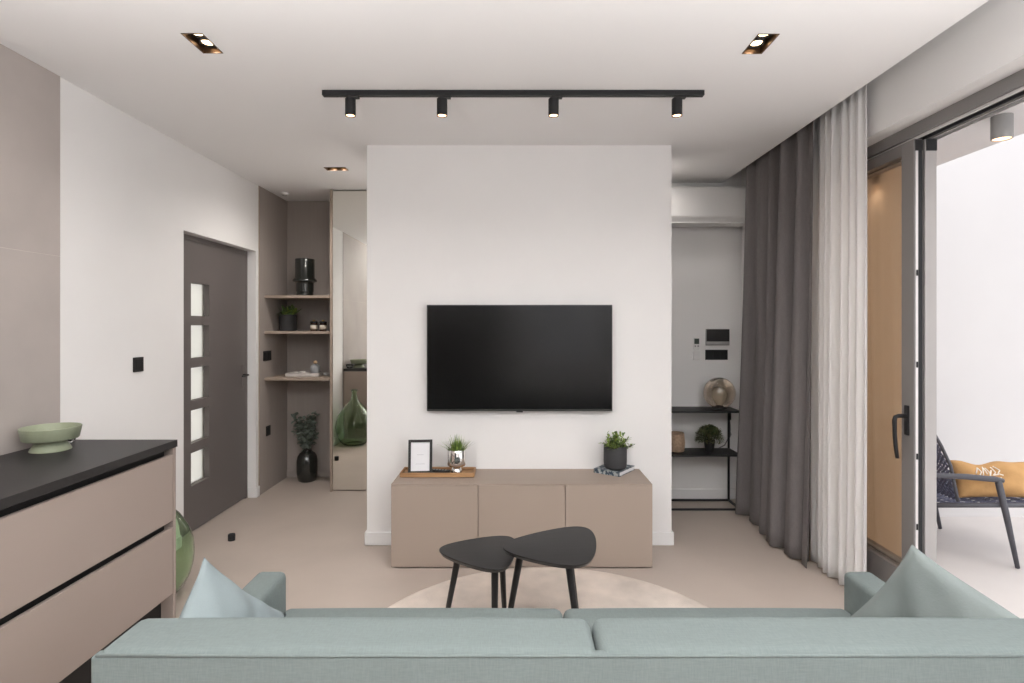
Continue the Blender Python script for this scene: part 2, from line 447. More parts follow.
t = thing('potted_succulent', 'potted green succulent in a black pot on the middle niche shelf', 'plant', (-2.100, 5.30, 1.433))
autosmooth(obj('pot', pot_bm(0.078, 0.15, taper=0.97), M['pot'], t))
bm = B()
for i in range(44):
    d = rand_dir(15, 88); b0 = Vector((rnd.uniform(-.035, .035), rnd.uniform(-.035, .035), 0.13))
    leaf_quad(bm, b0, d, sidevec(d), rnd.uniform(.10, .15), .05, 4, 0.15, mi=rnd.choice((0, 1)))
obj('leaves', bm, [M['leaf'], M['leafl']], t)

for X, lb in ((-1.842, 'left of the two dark candle jars with cream labels'), (-1.757, 'right of the two dark candle jars with cream labels')):
    t = thing('candle_jar', lb + ' on the middle shelf', 'jar', (X, 5.25, 1.433), 0, 'candle jars in the niche')
    autosmooth(obj('jar', lathe(B(), [(0, 0), (.028, 0), (.031, .004), (.031, .066), (.028, .072), (0, .072)], n=28), M['amber'], t))
    obj('label_paper', lathe(B(), [(.0315, .014), (.0317, .014), (.0317, .054), (.0315, .054)], n=28, cap=False), M['cream'], t, True)
    autosmooth(obj('lid', lathe(B(), [(0, .072), (.0325, .072), (.0325, .086), (.030, .088), (0, .088)], n=28), M['black'], t))
    autosmooth(obj('lid_knob', lathe(B(), [(0, .088), (.011, .088), (.013, .093), (.010, .100), (0, .101)], n=16), M['gold'], t))

# tray with bottle on the lowest shelf
t = thing('marble_tray', 'white stone tray lying on the lowest niche shelf', 'tray', (-1.925, 5.24, 1.0175))
bm = B(); box(bm, -.15, .15, -.07, .07, 0, .026, r=.004)
obj('slab', bm, M['marble'], t)
bm = B()
for s in (-1, 1): box(bm, -.149, .149, s*.064-.005, s*.064+.005, .0255, .032, r=.002)
for s in (-1, 1): box(bm, s*.144-.005, s*.144+.005, -.0585, .0585, .0255, .032, r=.002)
obj('rim', bm, M['marble'], t)
t = thing('diffuser_bottle', 'small grey ceramic bottle with wooden stopper on the white tray', 'bottle', (-1.826, 5.24, 1.0445))
autosmooth(obj('bottle', lathe(B(), [(0, 0), (.036, 0), (.042, .006), (.042, .055), (.036, .07), (.018, .078), (.016, .086), (0, .086)], n=32), M['ceramic'], t), 60)
autosmooth(obj('stopper', lathe(B(), [(0, .084), (.012, .0845), (.018, .094), (.019, .104), (.013, .114), (0, .118)], n=20), M['woodball'], t), 60)
for k, (X, Y, s, lb) in enumerate(((-2.00, 5.215, .020, 'pale pebble nearer the left end of the white tray'), (-1.935, 5.225, .026, 'pale pebble in the middle of the white tray'))):
    bm = B(); bmesh.ops.create_icosphere(bm, subdivisions=3, radius=1)
    for v in bm.verts:
        v.co *= 1+.14*math.sin(3.1*v.co.x+k)+.1*math.cos(4*v.co.y+2*k); v.co = Vector((v.co.x*s*1.5, v.co.y*s*1.1, v.co.z*s*.42 + s*.44))
    o = obj('pebble', bm, M['marble'], None, True, (X, Y, 1.0435)); tag(o, lb, 'stone')
o = obj('stone_dish', lathe(B(), [(0, 0), (.022, 0), (.030, .006), (.036, .024), (.034, .026), (.027, .010), (0, .007)], n=28), M['greyplastic'], None, True, (-1.715, 5.24, 1.0175))
tag(o, 'small dark grey dish right of the white tray on lowest shelf', 'dish')

# floor vase with eucalyptus
t = thing('eucalyptus_vase', 'black glossy floor vase holding a eucalyptus bunch in the niche', 'vase', (-1.965, 5.42, 0.0))
prof = [(0, 0), (.062, 0), (.082, .012), (.093, .05), (.096, .10), (.096, .19), (.088, .24), (.068, .272), (.045, .288), (.040, .30), (.042, .315), (.046, .32), (.042, .32), (.036, .31), (.036, .29), (0, .27)]
autosmooth(obj('vase_body', lathe(B(), prof, n=48), M['darkvase'], t), 60)
bs, bl = B(), B()
for i in range(22):
    a = rnd.uniform(0, 2*PI); sp = rnd.uniform(.02, .13); hh = rnd.uniform(.40, .63)
    p0 = Vector((.012*math.cos(a), .012*math.sin(a), .28)); p3 = Vector((sp*math.cos(a), sp*math.sin(a)*.75, hh))
    pts = [p0.lerp(p3, k/6) + Vector((0, 0, .05*math.sin(PI*k/6))) for k in range(7)]
    tube(bs, pts, .0022, 5)
    for k in range(1, 7):
        for q in range(6):
            d = rand_dir(-25, 60); leaf_quad(bl, pts[k]+Vector((rnd.uniform(-.015,.015), rnd.uniform(-.015,.015), rnd.uniform(-.02,.02))), d, (sidevec(d)+Vector((0, 0, rnd.uniform(-.7, .7)))).normalized(), rnd.uniform(.036, .06), rnd.uniform(.030, .045), 4, 0.2)
obj('stems', bs, M['stem'], t); obj('leaves', bl, M['euca'], t)

# sockets on the niche side panel and switch on the left wall
def plate_x(name, label, cat, X, Y, Z, w, h, gangs, sgn=1):
    t = thing(name, label, cat, (X, Y, Z))
    x0, x1 = (0, .009) if sgn > 0 else (-.009, 0)
    obj('plate', bx(x0, x1, -w/2, w/2, -h/2, h/2, r=.002), M['black'], t)
    for g in range(gangs):
        c = (g-(gangs-1)/2)*.072
        obj('rocker' if 'switch' in name else 'insert', bx(x0+.008*(sgn > 0)+0.0005, x1+.003 if sgn > 0 else x0-.003, c-.031, c+.031, -.031, .031, r=.0015), M['blackm'], t)
plate_x('light_switch', 'black square light switch on white wall left of the grey door', 'switch', LW+.0005, 3.36, 1.252, .086, .086, 1)
plate_x('double_switch', 'black double switch on the taupe niche side, below the middle shelf', 'switch', -2.2155, 5.11, 1.212, .155, .086, 2)
plate_x('wall_socket', 'black socket low on the taupe niche side panel', 'socket', -2.2155, 5.13, .535, .082, .088, 1)

# door stop
t = thing('door_stop', 'small black door stop on the floor in front of the grey door', 'door stop', (-1.945, 3.925, 0.0005))
autosmooth(obj('base', lathe(B(), [(0, 0), (.023, 0), (.0235, .003), (.0235, .016), (0, .016)], n=28), M['black'], t))
autosmooth(obj('rubber_cap', lathe(B(), [(0, .0162), (.0225, .0162), (.0235, .020), (.0235, .040), (.021, .044), (0, .044)], n=28), M['gasket'], t))

# small flush ceiling detector
t = thing('smoke_detector', 'small round white detector on the ceiling in front of the niche', 'smoke detector', (-2.10, 5.22, H-.0225))
autosmooth(obj('housing', lathe(B(), [(0, 0), (.026, 0), (.036, .006), (.04, .022), (0, .022)], n=32), M['plastic'], t))
autosmooth(obj('vent_ring', lathe(B(), [(.012, -.002), (.02, -.002), (.02, .0005), (.012, .0005)], n=24, cap=False), M['greyplastic'], t))

# ------------------------------------------------------------------ demijohn
out_ = [(.09, 0.0), (.135, .004), (.178, .05), (.208, .115), (.223, .18), (.2255, .235), (.219, .30), (.195, .37), (.150, .44), (.098, .497), (.058, .54), (.040, .58), (.034, .62), (.033, .66), (.041, .664), (.042, .682), (.034, .688)]
in__ = [(.027, .685), (.027, .62), (.033, .578), (.052, .537), (.092, .493), (.144, .436), (.189, .367), (.213, .30), (.2195, .235), (.217, .18), (.202, .117), (.172, .055), (.130, .012)]
prof = [(0, .014)] + out_ + in__ + [(0, .022)]
o = obj('glass_demijohn', lathe(B(), prof, n=64, cap=False), M['green'], None, True, (-1.985, 3.085, 0.0005))
tag(o, 'big green glass demijohn on the floor at the far end of the cabinet', 'bottle')

# ------------------------------------------------------------------ kitchen cabinet run on the left
CX = -1.655; CY1 = 2.79; CY0 = 0.38
cab = thing('drawer_cabinet', 'long taupe drawer cabinet with black finger gaps along the left wall', 'cabinet', (CX, CY1, 0))
def L(x0, x1, y0, y1, z0, z1, r=0, seg=2): return bx(x0-CX, x1-CX, y0-CY1, y1-CY1, z0, z1, r, seg)
obj('end_panel', L(LW+.012, CX, CY1-.021, CY1-.001, 0, .887), M['front'], cab)
obj('end_panel', L(LW+.012, CX, CY0, CY0+.02, 0, .887), M['front'], cab)
obj('carcass', L(LW+.012, CX-.045, CY0+.021, CY1-.022, .17, .886), M['frontdark'], cab)
obj('plinth', L(LW+.05, CX-.06, CY0+.021, CY1-.022, 0, .169), M['frontdark'], cab)
ym = (CY0+CY1)/2
for (y0, y1) in ((CY0+.022, ym-.0015), (ym+.0015, CY1-.023)):
    for (z0, z1) in ((.533, .855), (.179, .501)):
        obj('drawer_front', L(CX-.022, CX-.002, y0, y1, z0, z1, r=.0015), M['front'], cab)
o = obj('worktop', bx(LW+.0115, CX+.008, CY0, CY1, .888, .923, r=.002), M['worktop'])
tag(o, 'black worktop lying on the taupe drawer cabinet', 'worktop')

# pedestal bowl
t = thing('pedestal_bowl', 'sage green ceramic pedestal bowl on the black worktop', 'bowl', (-2.074, 2.55, .9235))
prof = [(0, .047), (.10, .050), (.104, .054), (.113, .104), (.110, .106), (.107, .103), (.099, .062), (.08, .057), (0, .056)]
autosmooth(obj('bowl', lathe(B(), prof, n=56, cap=False), M['sagebowl'], t), 55)
autosmooth(obj('foot', lathe(B(), [(0, .001), (.076, 0), (.0775, .003), (.075, .008), (.058, .040), (.052, .0465), (0, .0465)], n=48), M['sagebowl'], t), 55)
o = obj('glass_dish', lathe(B(), [(0, 0), (.030, 0), (.034, .004), (.048, .030), (.050, .052), (.047, .052), (.045, .032), (.030, .009), (0, .007)], n=36, cap=False), M['cglass'], None, True, (-2.145, 2.725, .9235))
tag(o, 'small clear glass dish on the worktop behind the green bowl', 'dish')

# ------------------------------------------------------------------ TV
TVX, TVZ, TW, TH = 0.0405, 1.266, 1.236, .708
t = thing('television', 'large black flat television on the white middle wall', 'television', (TVX, PY, TVZ))
box(b_ := B(), -TW/2, TW/2, -.058, -.034, -TH/2, TH/2, r=.003)
obj('bezel', b_, M['bezel'], t)
obj('screen', bx(-TW/2+.006, TW/2-.006, -.0595, -.0575, -TH/2+.014, TH/2-.006), M['screen'], t)
obj('rear_housing', bx(-TW/2+.12, TW/2-.12, -.034, -.012, -TH/2+.06, TH/2-.12, r=.01), M['black'], t)
obj('wall_bracket', bx(-.2, .2, -.012, -.0005, -.12, .12), M['blackm'], t)
obj('sensor_tab', bx(-.022, .022, -.060, -.050, -TH/2-.007, -TH/2+.001, r=.002), M['bezel'], t)

# ------------------------------------------------------------------ media console
KX0, KX1, KY0, KZ = -.747, .8476, 3.47, .515
t = thing('media_console', 'low taupe media console with three flat doors under the television', 'sideboard', (.05, KY0, 0))
def K(x0, x1, y0, y1, z0, z1, r=0): return bx(x0-.05, x1-.05, y0-KY0, y1-KY0, z0, z1, r)
obj('body', K(KX0, KX1, KY0+.021, PY-.002, .009, KZ-.001, .001), M['tvfront'], t)
obj('plinth', K(KX0+.03, KX1-.03, KY0+.035, PY-.02, 0, .0088), M['black'], t)
obj('top_edge', K(KX0, KX1, KY0, KY0+.0205, KZ-.006, KZ, .001), M['tvfront'], t)
wd = (KX1-KX0)/3
for i in range(3):
    obj('door', K(KX0+i*wd+(.002 if i else 0), KX0+(i+1)*wd-(.002 if i < 2 else 0), KY0, KY0+.019, .010, KZ-.008, .0012), M['tvfront'], t)

# tray, frame, plants on the console
t = thing('wooden_tray', 'oak serving tray on the left end of the media console', 'tray', (-.487, 3.70, KZ+.0005))
bm = B(); box(bm, -.2375, .2375, -.08, .08, 0, .013, r=.003)
obj('base_board', bm, M['oak'], t)
bm = B()
for s in (-1, 1): box(bm, -.2375, .2375, s*.0745-.0055, s*.0745+.0055, .0125, .028, r=.002)
for s in (-1, 1): box(bm, s*.232-.0055, s*.232+.0055, -.069, .069, .0125, .028, r=.002)
obj('rim', bm, M['oak'], t)
TZ = KZ+.0140
fx, fy = -.600, 3.655
t = thing('photo_frame', 'black picture frame with white sheet on the oak tray', 'picture frame', (fx, fy, TZ+.0005), math.radians(5))
R = Matrix.Rotation(math.radians(-9), 4, 'X')
fw, fh, fb = .153, .214, .0165
bm = B()
for (a, b, c, d) in ((-fw/2, fw/2, 0, fb), (-fw/2, fw/2, fh-fb, fh), (-fw/2, -fw/2+fb, fb, fh-fb), (fw/2-fb, fw/2, fb, fh-fb)):
    box(bm, a, b, -.008, .008, c, d)
bmesh.ops.transform(bm, matrix=R, verts=bm.verts); zmin = min(v.co.z for v in bm.verts)
for v in bm.verts: v.co.z -= zmin
obj('frame', bm, M['black'], t)
bm = B(); box(bm, -fw/2+fb-.002, fw/2-fb+.002, -.001, .004, fb-.002, fh-fb+.002)
bmesh.ops.transform(bm, matrix=R, verts=bm.verts)
for v in bm.verts: v.co.z -= zmin
sh = obj('sheet', bm, M['paper'], t)
for (a, b, z) in ((-.022, .022, .118), (-.03, .03, .060)):
    bm = bx(a, b, -.0016, -.0009, z, z+.0014)
    bmesh.ops.transform(bm, matrix=R, verts=bm.verts)
    for v in bm.verts: v.co.z -= zmin
    obj('printed_line', bm, M['ink'], sh)
bm = B(); box(bm, -.02, .02, -.002, .002, -.0, .17, mtx=Matrix.Translation((0, .088, .002)) @ Matrix.Rotation(math.radians(14), 4, 'X'))
zm = min(v.co.z for v in bm.verts)
for v in bm.verts: v.co.z -= zm
obj('easel_back', bm, M['black'], t)

t = thing('potted_grass', 'spiky green grass plant in a footed shiny silver planter on the oak tray', 'plant', (-.369, 3.690, TZ+.0005))
autosmooth(obj('foot', lathe(B(), [(0, 0), (.033, 0), (.036, .003), (.035, .010), (.028, .034), (.020, .0405), (0, .0405)], n=48), M['chrome'], t), 50)
autosmooth(obj('pot', lathe(B(), [(0, .041), (.040, .041), (.054, .045), (.0605, .056), (.0615, .070), (.0615, .150), (.0605, .1515), (.058, .150), (.057, .125), (0, .124)], n=48), M['chrome'], t), 50)
obj('soil', lathe(B(), [(0, .1245), (.056, .1245), (.05, .132), (0, .136)], n=24), M['soil'], t)
bm = B()
for i in range(110):
    a = rnd.uniform(0, 2*PI); rr = .045*math.sqrt(rnd.random()); e = math.radians(rnd.uniform(28, 90) if rr > .015 else rnd.uniform(65, 90))
    d = Vector((math.cos(a)*math.cos(e), math.sin(a)*math.cos(e), math.sin(e)))
    leaf_quad(bm, Vector((rr*math.cos(a), rr*math.sin(a), .130)), d, sidevec(d), rnd.uniform(.075, .135), .0085, 5, rnd.uniform(.02, .22), shape='blade', mi=rnd.choice((0, 1, 1)))
obj('grass_blades', bm, [M['leaf'], M['leafl']], t)

t = thing('remote_control', 'black remote control lying on the oak tray behind the picture frame', 'remote', (-.482, 3.690, TZ+.0005), math.radians(-14))
obj('casing', bx(-.075, .075, -.019, .019, 0, .018, r=.006, seg=3), M['black'], t)
for k in range(6): obj('button', bx(-.06+k*.02, -.05+k*.02, -.008, .008, .0181, .0195), M['greyplastic'], t)

# book + pot right
t = thing('hardback_book', 'blue speckled hardback book on the right end of the media console', 'book', (.676, 3.630, KZ+.0005), math.radians(53))
bw, bd, bt = .225, .186, .028
obj('cover', box(box(box(B(), 0, bw, 0, bd, 0, .003), 0, bw, 0, bd, bt-.003, bt), 0, bw, bd-.003, bd, .003, bt-.003), M['cover'], t)
obj('spine_edge', bx(.0, .003, .0, bd-.0035, .0032, bt-.0032), M['cover'], t)
obj('pages', bx(.006, bw-.005, .004, bd-.005, .0032, bt-.0032), M['paper'], t)
t = thing('potted_boxwood', 'leafy green plant in a charcoal pot on the blue book', 'plant', (.668, 3.735, KZ+bt+.001))
autosmooth(obj('pot', lathe(B(), [(0, 0), (.052, 0), (.066, .005), (.073, .018), (.0755, .05), (.0755, .150), (.0745, .152), (.071, .151), (.070, .12), (0, .119)], n=48), M['pot'], t), 50)
bs, bl = B(), B()
for i in range(46):
    d = rand_dir(25, 90); L_ = rnd.uniform(.06, .118); b0 = Vector((d.x*.03, d.y*.03, .118))
    tube(bs, [b0, b0+d*L_], .0015, 5)
    for k in range(9):
        q = b0 + d*L_*(k+1)/9; dd = (rand_dir(-20, 70)+d*.5).normalized()
        leaf_quad(bl, q, dd, sidevec(dd), rnd.uniform(.020, .032), .015, 3, .1, mi=rnd.choice((0, 0, 1, 1, 1)))
obj('stems', bs, M['stem'], t); obj('leaves', bl, [M['leaf'], M['leafl']], t)

# ------------------------------------------------------------------ rug
n = 128
prof = [(0, .0005), (.947, .0005), (.955, .006), (.950, .014), (.93, .016)] + [(.93-.93*k/14, .016+.0012*math.sin(k*1.7)) for k in range(1, 14)] + [(0, .016)]
o = obj('round_rug', lathe(B(), prof, n=n, cap=False), M['rug'], None, True, (.18, 2.508, 0))
tag(o, 'round cream pile rug under the black coffee tables', 'rug')
RZ = .0175

# ------------------------------------------------------------------ coffee tables
def rounded_poly(pts, rad, bulge, n=10):
    """closed outline through the corners of a triangle with big rounded corners and bowed sides"""
    c = Vector((sum(p[0] for p in pts)/3, sum(p[1] for p in pts)/3)); out = []
    P = [Vector(p) for p in pts]
    samples = []
    for i in range(3):
        a, b = P[i], P[(i+1) % 3]; mid = (a+b)/2; nrm = (mid-c).normalized()
        for k in range(24):
            s = k/24; samples.append(a.lerp(b, s) + nrm*bulge*4*s*(1-s))
    for _ in range(rad):
        samples = [(samples[i-1]+samples[i]*2+samples[(i+1) % len(samples)])/4 for i in range(len(samples))]
    return [(p.x, p.y) for p in samples]
def coffee_table(label, corners, z, rad, bulge, feet, thick=.020):
    cx = sum(p[0] for p in corners)/3; cy = sum(p[1] for p in corners)/3
    t = thing('coffee_table', label, 'coffee table', (cx, cy, RZ), 0, 'nesting coffee tables')
    ol = rounded_poly([(p[0]-cx, p[1]-cy) for p in corners], rad, bulge)
    z -= RZ
    bm = B()
    ins = [(x*.955, y*.955) for x, y in ol]
    a = [bm.verts.new((x, y, z-thick)) for x, y in ins]; b = [bm.verts.new((x, y, z-.006)) for x, y in ol]
    c = [bm.verts.new((x, y, z-.001)) for x, y in ol]; d = [bm.verts.new((x*.995, y*.995, z)) for x, y in ol]
    bm.faces.new(a); bm.faces.new(d)
    for r0, r1 in ((a, b), (b, c), (c, d)):
        for i in range(len(a)): bm.faces.new((r0[i], r0[(i+1) % len(a)], r1[(i+1) % len(a)], r1[i]))
    obj('tabletop', bm, M['table'], t)
    for (tx, ty), (fx_, fy_) in feet:
        bm = B(); tube(bm, [(tx-cx, ty-cy, z-thick-.001), (fx_-cx, fy_-cy, .0)], [.0175, .0115], 14)
        for v in bm.verts:
            if v.co.z < .02: v.co.z = max(v.co.z, 0.0005)
        autosmooth(obj('leg', bm, M['table'], t))
    return t
coffee_table('taller black rounded triangle coffee table, overlapping the lower one', [(-.115, 2.665), (.40, 2.975), (.325, 2.405)], .45, 42, .035,
             [((.035, 2.655), (-.04, 2.64)), ((.265, 2.80), (.325, 2.92)), ((.245, 2.55), (.295, 2.45))])
coffee_table('lower black rounded triangle coffee table, tucked under the taller one', [(-.415, 2.77), (.015, 2.965), (-.035, 2.475)], .40, 42, .025,
             [((-.265, 2.765), (-.335, 2.775)), ((-.06, 2.82), (-.045, 2.88)), ((-.085, 2.60), (-.085, 2.54))])

# ------------------------------------------------------------------ sofa
SX0, SX1 = -.970, 1.360; SM = .190
t = thing('sofa', 'pale sage linen two seat sofa seen from behind', 'sofa', (SM, 1.31, 0))
def S(x0, x1, y0, y1, z0, z1, r=0, seg=3): return bx(x0-SM, x1-SM, y0-1.31, y1-1.31, z0, z1, r, seg)
autosmooth(obj('seat_base', S(SX0+.112, SX1-.112, 1.36, 2.11, .12, .285, .015), M['sofa'], t), 60)
autosmooth(obj('back_panel', S(SX0, SX1, 1.303, 1.335, .12, .722, .006), M['sofa'], t), 60)
bm = B()
tube(bm, [(SX0-SM+.012, -.004, .7235), (SX0-SM+.5, -.005, .7235), (0, -.005, .7235), (SX1-SM-.012, -.004, .7235)], .0036, 8)
obj('back_piping', bm, M['sofa'], t, True)
def cushion(x0, x1, y0, y1, z0, z1, r, puff):
    bm = S(x0, x1, y0, y1, z0, z1, r, 4)
    bmesh.ops.subdivide_edges(bm, edges=[e for e in bm.edges if e.calc_length() > .12], cuts=7, use_grid_fill=True)
    cx, cy = (x0+x1)/2-SM, (y0+y1)/2-1.31; hx, hy = (x1-x0)/2, (y1-y0)/2; zc = (z0+z1)/2
    for v in bm.verts:
        u = (v.co.x-cx)/hx; w_ = (v.co.y-cy)/hy
        if v.co.z > zc: v.co.z += puff*(1-abs(u)**4)*(1-abs(w_)**4)
    return bm
for a, b in ((SX0+.0, .1965), (.2005, SX1)):
    autosmooth(obj('back_cushion', cushion(a, b, 1.3055, 1.484, .30, .727, .026, .006), M['sofa'], t), 60)
for a, b in ((SX0+.113, .1828), (.1832, SX1-.113)):
    autosmooth(obj('seat_cushion', cushion(a, b, 1.495, 2.135, .287, .430, .030, .016), M['sofa'], t), 60)
for a, b in ((SX0, SX0+.111), (SX1-.111, SX1)):
    autosmooth(obj('armrest', S(a, b, 1.494, 2.165, .12, .552, .022, 4), M['sofa'], t), 60)
for x in (SX0+.07, SX1-.07):
    for y in (1.36, 2.09):
        z0 = RZ if math.hypot(x-.18, y-2.53) < 1.0 else 0.0005
        autosmooth(obj('leg', lathe(B(), [(0, z0), (.016, z0), (.022, .119), (0, .119)], (x-SM, y-1.31, 0), n=20), M['sofaleg'], t))

# cushions on the sofa
def pillow_bm(side, T, seed, n=30, rect=None):
    r = random.Random(seed); bm = B(); sx, sy = rect or (side, side)
    ph = [r.uniform(0, 6) for _ in range(6)]
    grids = []
    for s in (1, -1):
        g = []
        for i in range(n+1):
            row = []
            for j in range(n+1):
                u = -1+2*i/n; v = -1+2*j/n
                pu = u*(1-.075*(1-v*v)*abs(u)**2); pv = v*(1-.075*(1-u*u)*abs(v)**2)
                prof = max(0, (1-abs(u)**2.4)*(1-abs(v)**2.4))**.55
                wr = .010*math.sin(5*u+ph[0]+2*v)*math.sin(4*v+ph[1]) + .006*math.sin(9*u-7*v+ph[2])
                row.append(((pu*sx/2), (pv*sy/2), s*(T/2*prof) + wr*prof**.8))
            g.append(row)
        grids.append(g)
    V0 = [[bm.verts.new(c) for c in row] for row in grids[0]]
    V1 = [[(V0[i][j] if i in (0, n) or j in (0, n) else bm.verts.new(grids[1][i][j])) for j in range(n+1)] for i in range(n+1)]
    for V in (V0, V1):
        for i in range(n):
            for j in range(n): bm.faces.new((V[i][j], V[i+1][j], V[i+1][j+1], V[i][j+1]))
    return bm
def throw_pillow(label, A, d1, d2, side, T, m, seed):
    d1 = Vector(d1).normalized(); d2 = Vector(d2); d2 = (d2-d1*d2.dot(d1)).normalized(); nn = d1.cross(d2)
    c = Vector(A) + (d1+d2)*side/2
    bm = pillow_bm(side, T, seed)
    for v in bm.verts:
        p = c + d1*v.co.x + d2*v.co.y + nn*v.co.z
        # resting on seat, back cushion and arms
        p.y = max(p.y, 1.504) if p.z < .735 else p.y
        if p.z < .555:
            if p.x < SX0+.121: p.x = SX0+.121+.1*(p.x-SX0-.137)*0
            if p.x > SX1-.121: p.x = SX1-.121
        if p.z < .452:
            p.z = .452
        v.co = p
    cc = Vector((c.x, c.y, .44))
    for v in bm.verts: v.co -= cc
    o = obj('throw_pillow', bm, m, None, True, cc); tag(o, label, 'cushion', 'throw pillows on the sofa')
    return o
throw_pillow('pale blue green throw pillow in the left corner of the sofa', (-.925, 1.70, .790), (.322, .625, -.71), (0, -.75, -.66), .43, .13, M['pillow'], 3)
throw_pillow('grey green throw pillow in the right corner of the sofa', (1.1766, 1.68, .835), (-.175, .55, -.815), (.692, -.449, -.565), .47, .13, M['pillow2'], 8)

# ------------------------------------------------------------------ ceiling lights
LIGHTS = []
def spot(name, loc, power, col=(1, .95, .90), size=110, blend=.8, rad=.03, rot=(0, 0, 0), parent=None):
    l = bpy.data.lights.new(name, 'SPOT'); l.energy = power; l.color = col; l.spot_size = math.radians(size); l.spot_blend = blend
    l.shadow_soft_size = rad
    o = bpy.data.objects.new(name, l); COL.objects.link(o); o.location = loc; o.rotation_euler = rot
    if parent: o.parent = parent
    LIGHTS.append(o); return o
DLN = ['left of the two nearer square downlights, lit, in the ceiling', 'right of the two nearer downlights, lit, in the ceiling by the curtains', 'smaller looking far downlight with two lamps, before the niche']
DLP = 9; PEND = 10
for i, (x0, x1, y0, y1, across) in enumerate(DL):
    lb = DLN[i] if i < 3 else 'ceiling downlight tucked behind the right edge of the middle wall' if i == 3 else 'unseen ceiling downlight with two lamps added as fill behind the viewer'
    t = thing('recessed_downlight', lb, 'downlight', ((x0+x1)/2, (y0+y1)/2, H), 0, 'recessed ceiling downlights' if i < 4 else 'added fill downlights behind the viewer')
    hx, hy = (x1-x0)/2-.0008, (y1-y0)/2-.0008
    tk = .004
    obj('housing', holed(-hx, hx, -hy, hy, -.002, .10, [(-hx+tk, hx-tk, -hy+tk, hy-tk)], xyz_z), M['copper'], t)
    obj('top_plate', bx(-hx+tk, hx-tk, -hy+tk, hy-tk, .092, .10), M['black'], t)
    for s in (-1, 1):
        cx, cy = (s*hx*.48, 0) if across else (0, s*hy*.48)
        lm = obj('lamp_head', lathe(B(), [(0, .0915), (.036, .0915), (.036, .020), (.033, .020), (.030, .030), (0, .031)], (cx, cy, 0), n=28), M['black'], t, True)
        obj('lens', lathe(B(), [(0, .0295), (.027, .0295), (.024, .024), (0, .022)], (cx, cy, 0), n=24), M['bulb'], lm, True)
        spot('downlight_beam', (cx, cy, -.004), {2: 24, 3: 4.5}.get(i, DLP), size=160, blend=1, rad=.028, parent=t)

# track with four spots
TY = 2.955
t = thing('track_rail', 'long black ceiling track carrying four spotlights', 'track light', (0, TY, H))
obj('rail', bx(-.984, .981, -.0175, .0175, -.027, -.0005, r=.002), M['blackm'], t)
for x in (-.986, .983): obj('end_cap', bx(x-.004, x+.004, -.0172, .0172, -.0265, -.001, r=.001), M['black'], t)
for X, lb in ((-.847, 'leftmost of the four black spotlights on the ceiling track'), (-.371, 'second black spotlight from the left on the ceiling track'), (.208, 'third black spotlight from the left on the ceiling track'), (.849, 'rightmost of the four black spotlights on the ceiling track')):
    s = thing('spotlight', lb, 'spotlight', (X, TY, H-.027), 0, 'spotlights on the ceiling track')
    obj('adapter', bx(-.012, .045, -.014, .014, -.012, -.0005, r=.002), M['black'], s)
    autosmooth(obj('head', lathe(B(), [(0, -.0125), (.024, -.0125), (.027, -.016), (.027, -.102), (.025, -.103), (.024, -.094), (0, -.0935)], n=32), M['blackm'], s))
    obj('lens', lathe(B(), [(0, -.095), (.0235, -.095), (.021, -.100), (0, -.102)], n=24), M['bulb2'], s, True)
    spot('track_beam', (0, 0, -.106), 3.5, size=150, blend=1, rad=.022, parent=s)

# ------------------------------------------------------------------ air conditioner
t = thing('air_conditioner', 'white split air conditioner high on the wall beside the dark curtain', 'air conditioner', (1.53, BWY, 2.322))
bm = B()
prof = [(-.0005, .302), (-.19, .302), (-.205, .288), (-.212, .20), (-.212, .045), (-.19, .012), (-.12, 0), (-.0005, .0)]
a = [bm.verts.new((-.40, y, z)) for y, z in prof]; b = [bm.verts.new((.40, y, z)) for y, z in prof]
bm.faces.new(a); bm.faces.new(b)
for i in range(len(prof)): bm.faces.new((a[i], a[(i+1) % len(prof)], b[(i+1) % len(prof)], b[i]))
obj('body', bm, M['plastic'], t)
obj('front_panel', bx(-.40, .40, -.217, -.2125, .052, .278, r=.002), M['plastic'], t)
bm = B(); box(bm, -.36, .36, -.004, .004, -.035, .035, r=.002, mtx=Matrix.Translation((0, -.165, -.001)) @ Matrix.Rotation(math.radians(78), 4, 'X'))
obj('louvre', bm, M['plastic'], t)
obj('outlet_slot', bx(-.37, .37, -.118, -.112, -.006, -.0005), M['black'], t)

# intercom, thermostat, remote holder on the back wall
t = thing('intercom', 'black video intercom screen on the wall above the metal rack', 'intercom', (1.7385, BWY-.0005, 1.383))
obj('casing', bx(-.10, .10, -.022, 0, -.07, .07, r=.003), M['greyplastic'], t)
obj('screen', bx(-.097, .097, -.0235, -.0222, -.036, .067), M['black'], t)
t = thing('switch_panel', 'black switch plate just below the intercom screen', 'switch', (1.732, BWY-.0005, 1.233))
obj('plate', bx(-.095, .095, -.010, 0, -.043, .043, r=.002), M['black'], t)
for c in (-.06, 0, .06): obj('rocker', bx(c-.028, c+.028, -.0125, -.0102, -.034, .034, r=.001), M['blackm'], t)
t = thing('wall_remote', 'white remote control in a wall holder left of the intercom', 'remote', (1.560, BWY-.0005, 1.283))
obj('holder', bx(-.030, .030, -.018, 0, -.095, -.015, r=.003), M['plastic'], t)
obj('casing', bx(-.026, .026, -.0165, -.003, -.0145, .096, r=.004), M['plastic'], t)
obj('display', bx(-.020, .020, -.0178, -.0166, .042, .088), M['lcd'], t)
for c in (-.012, .012): obj('button', bx(c-.006, c+.006, -.0178, -.0166, .018, .030), M['greyplastic'], t)

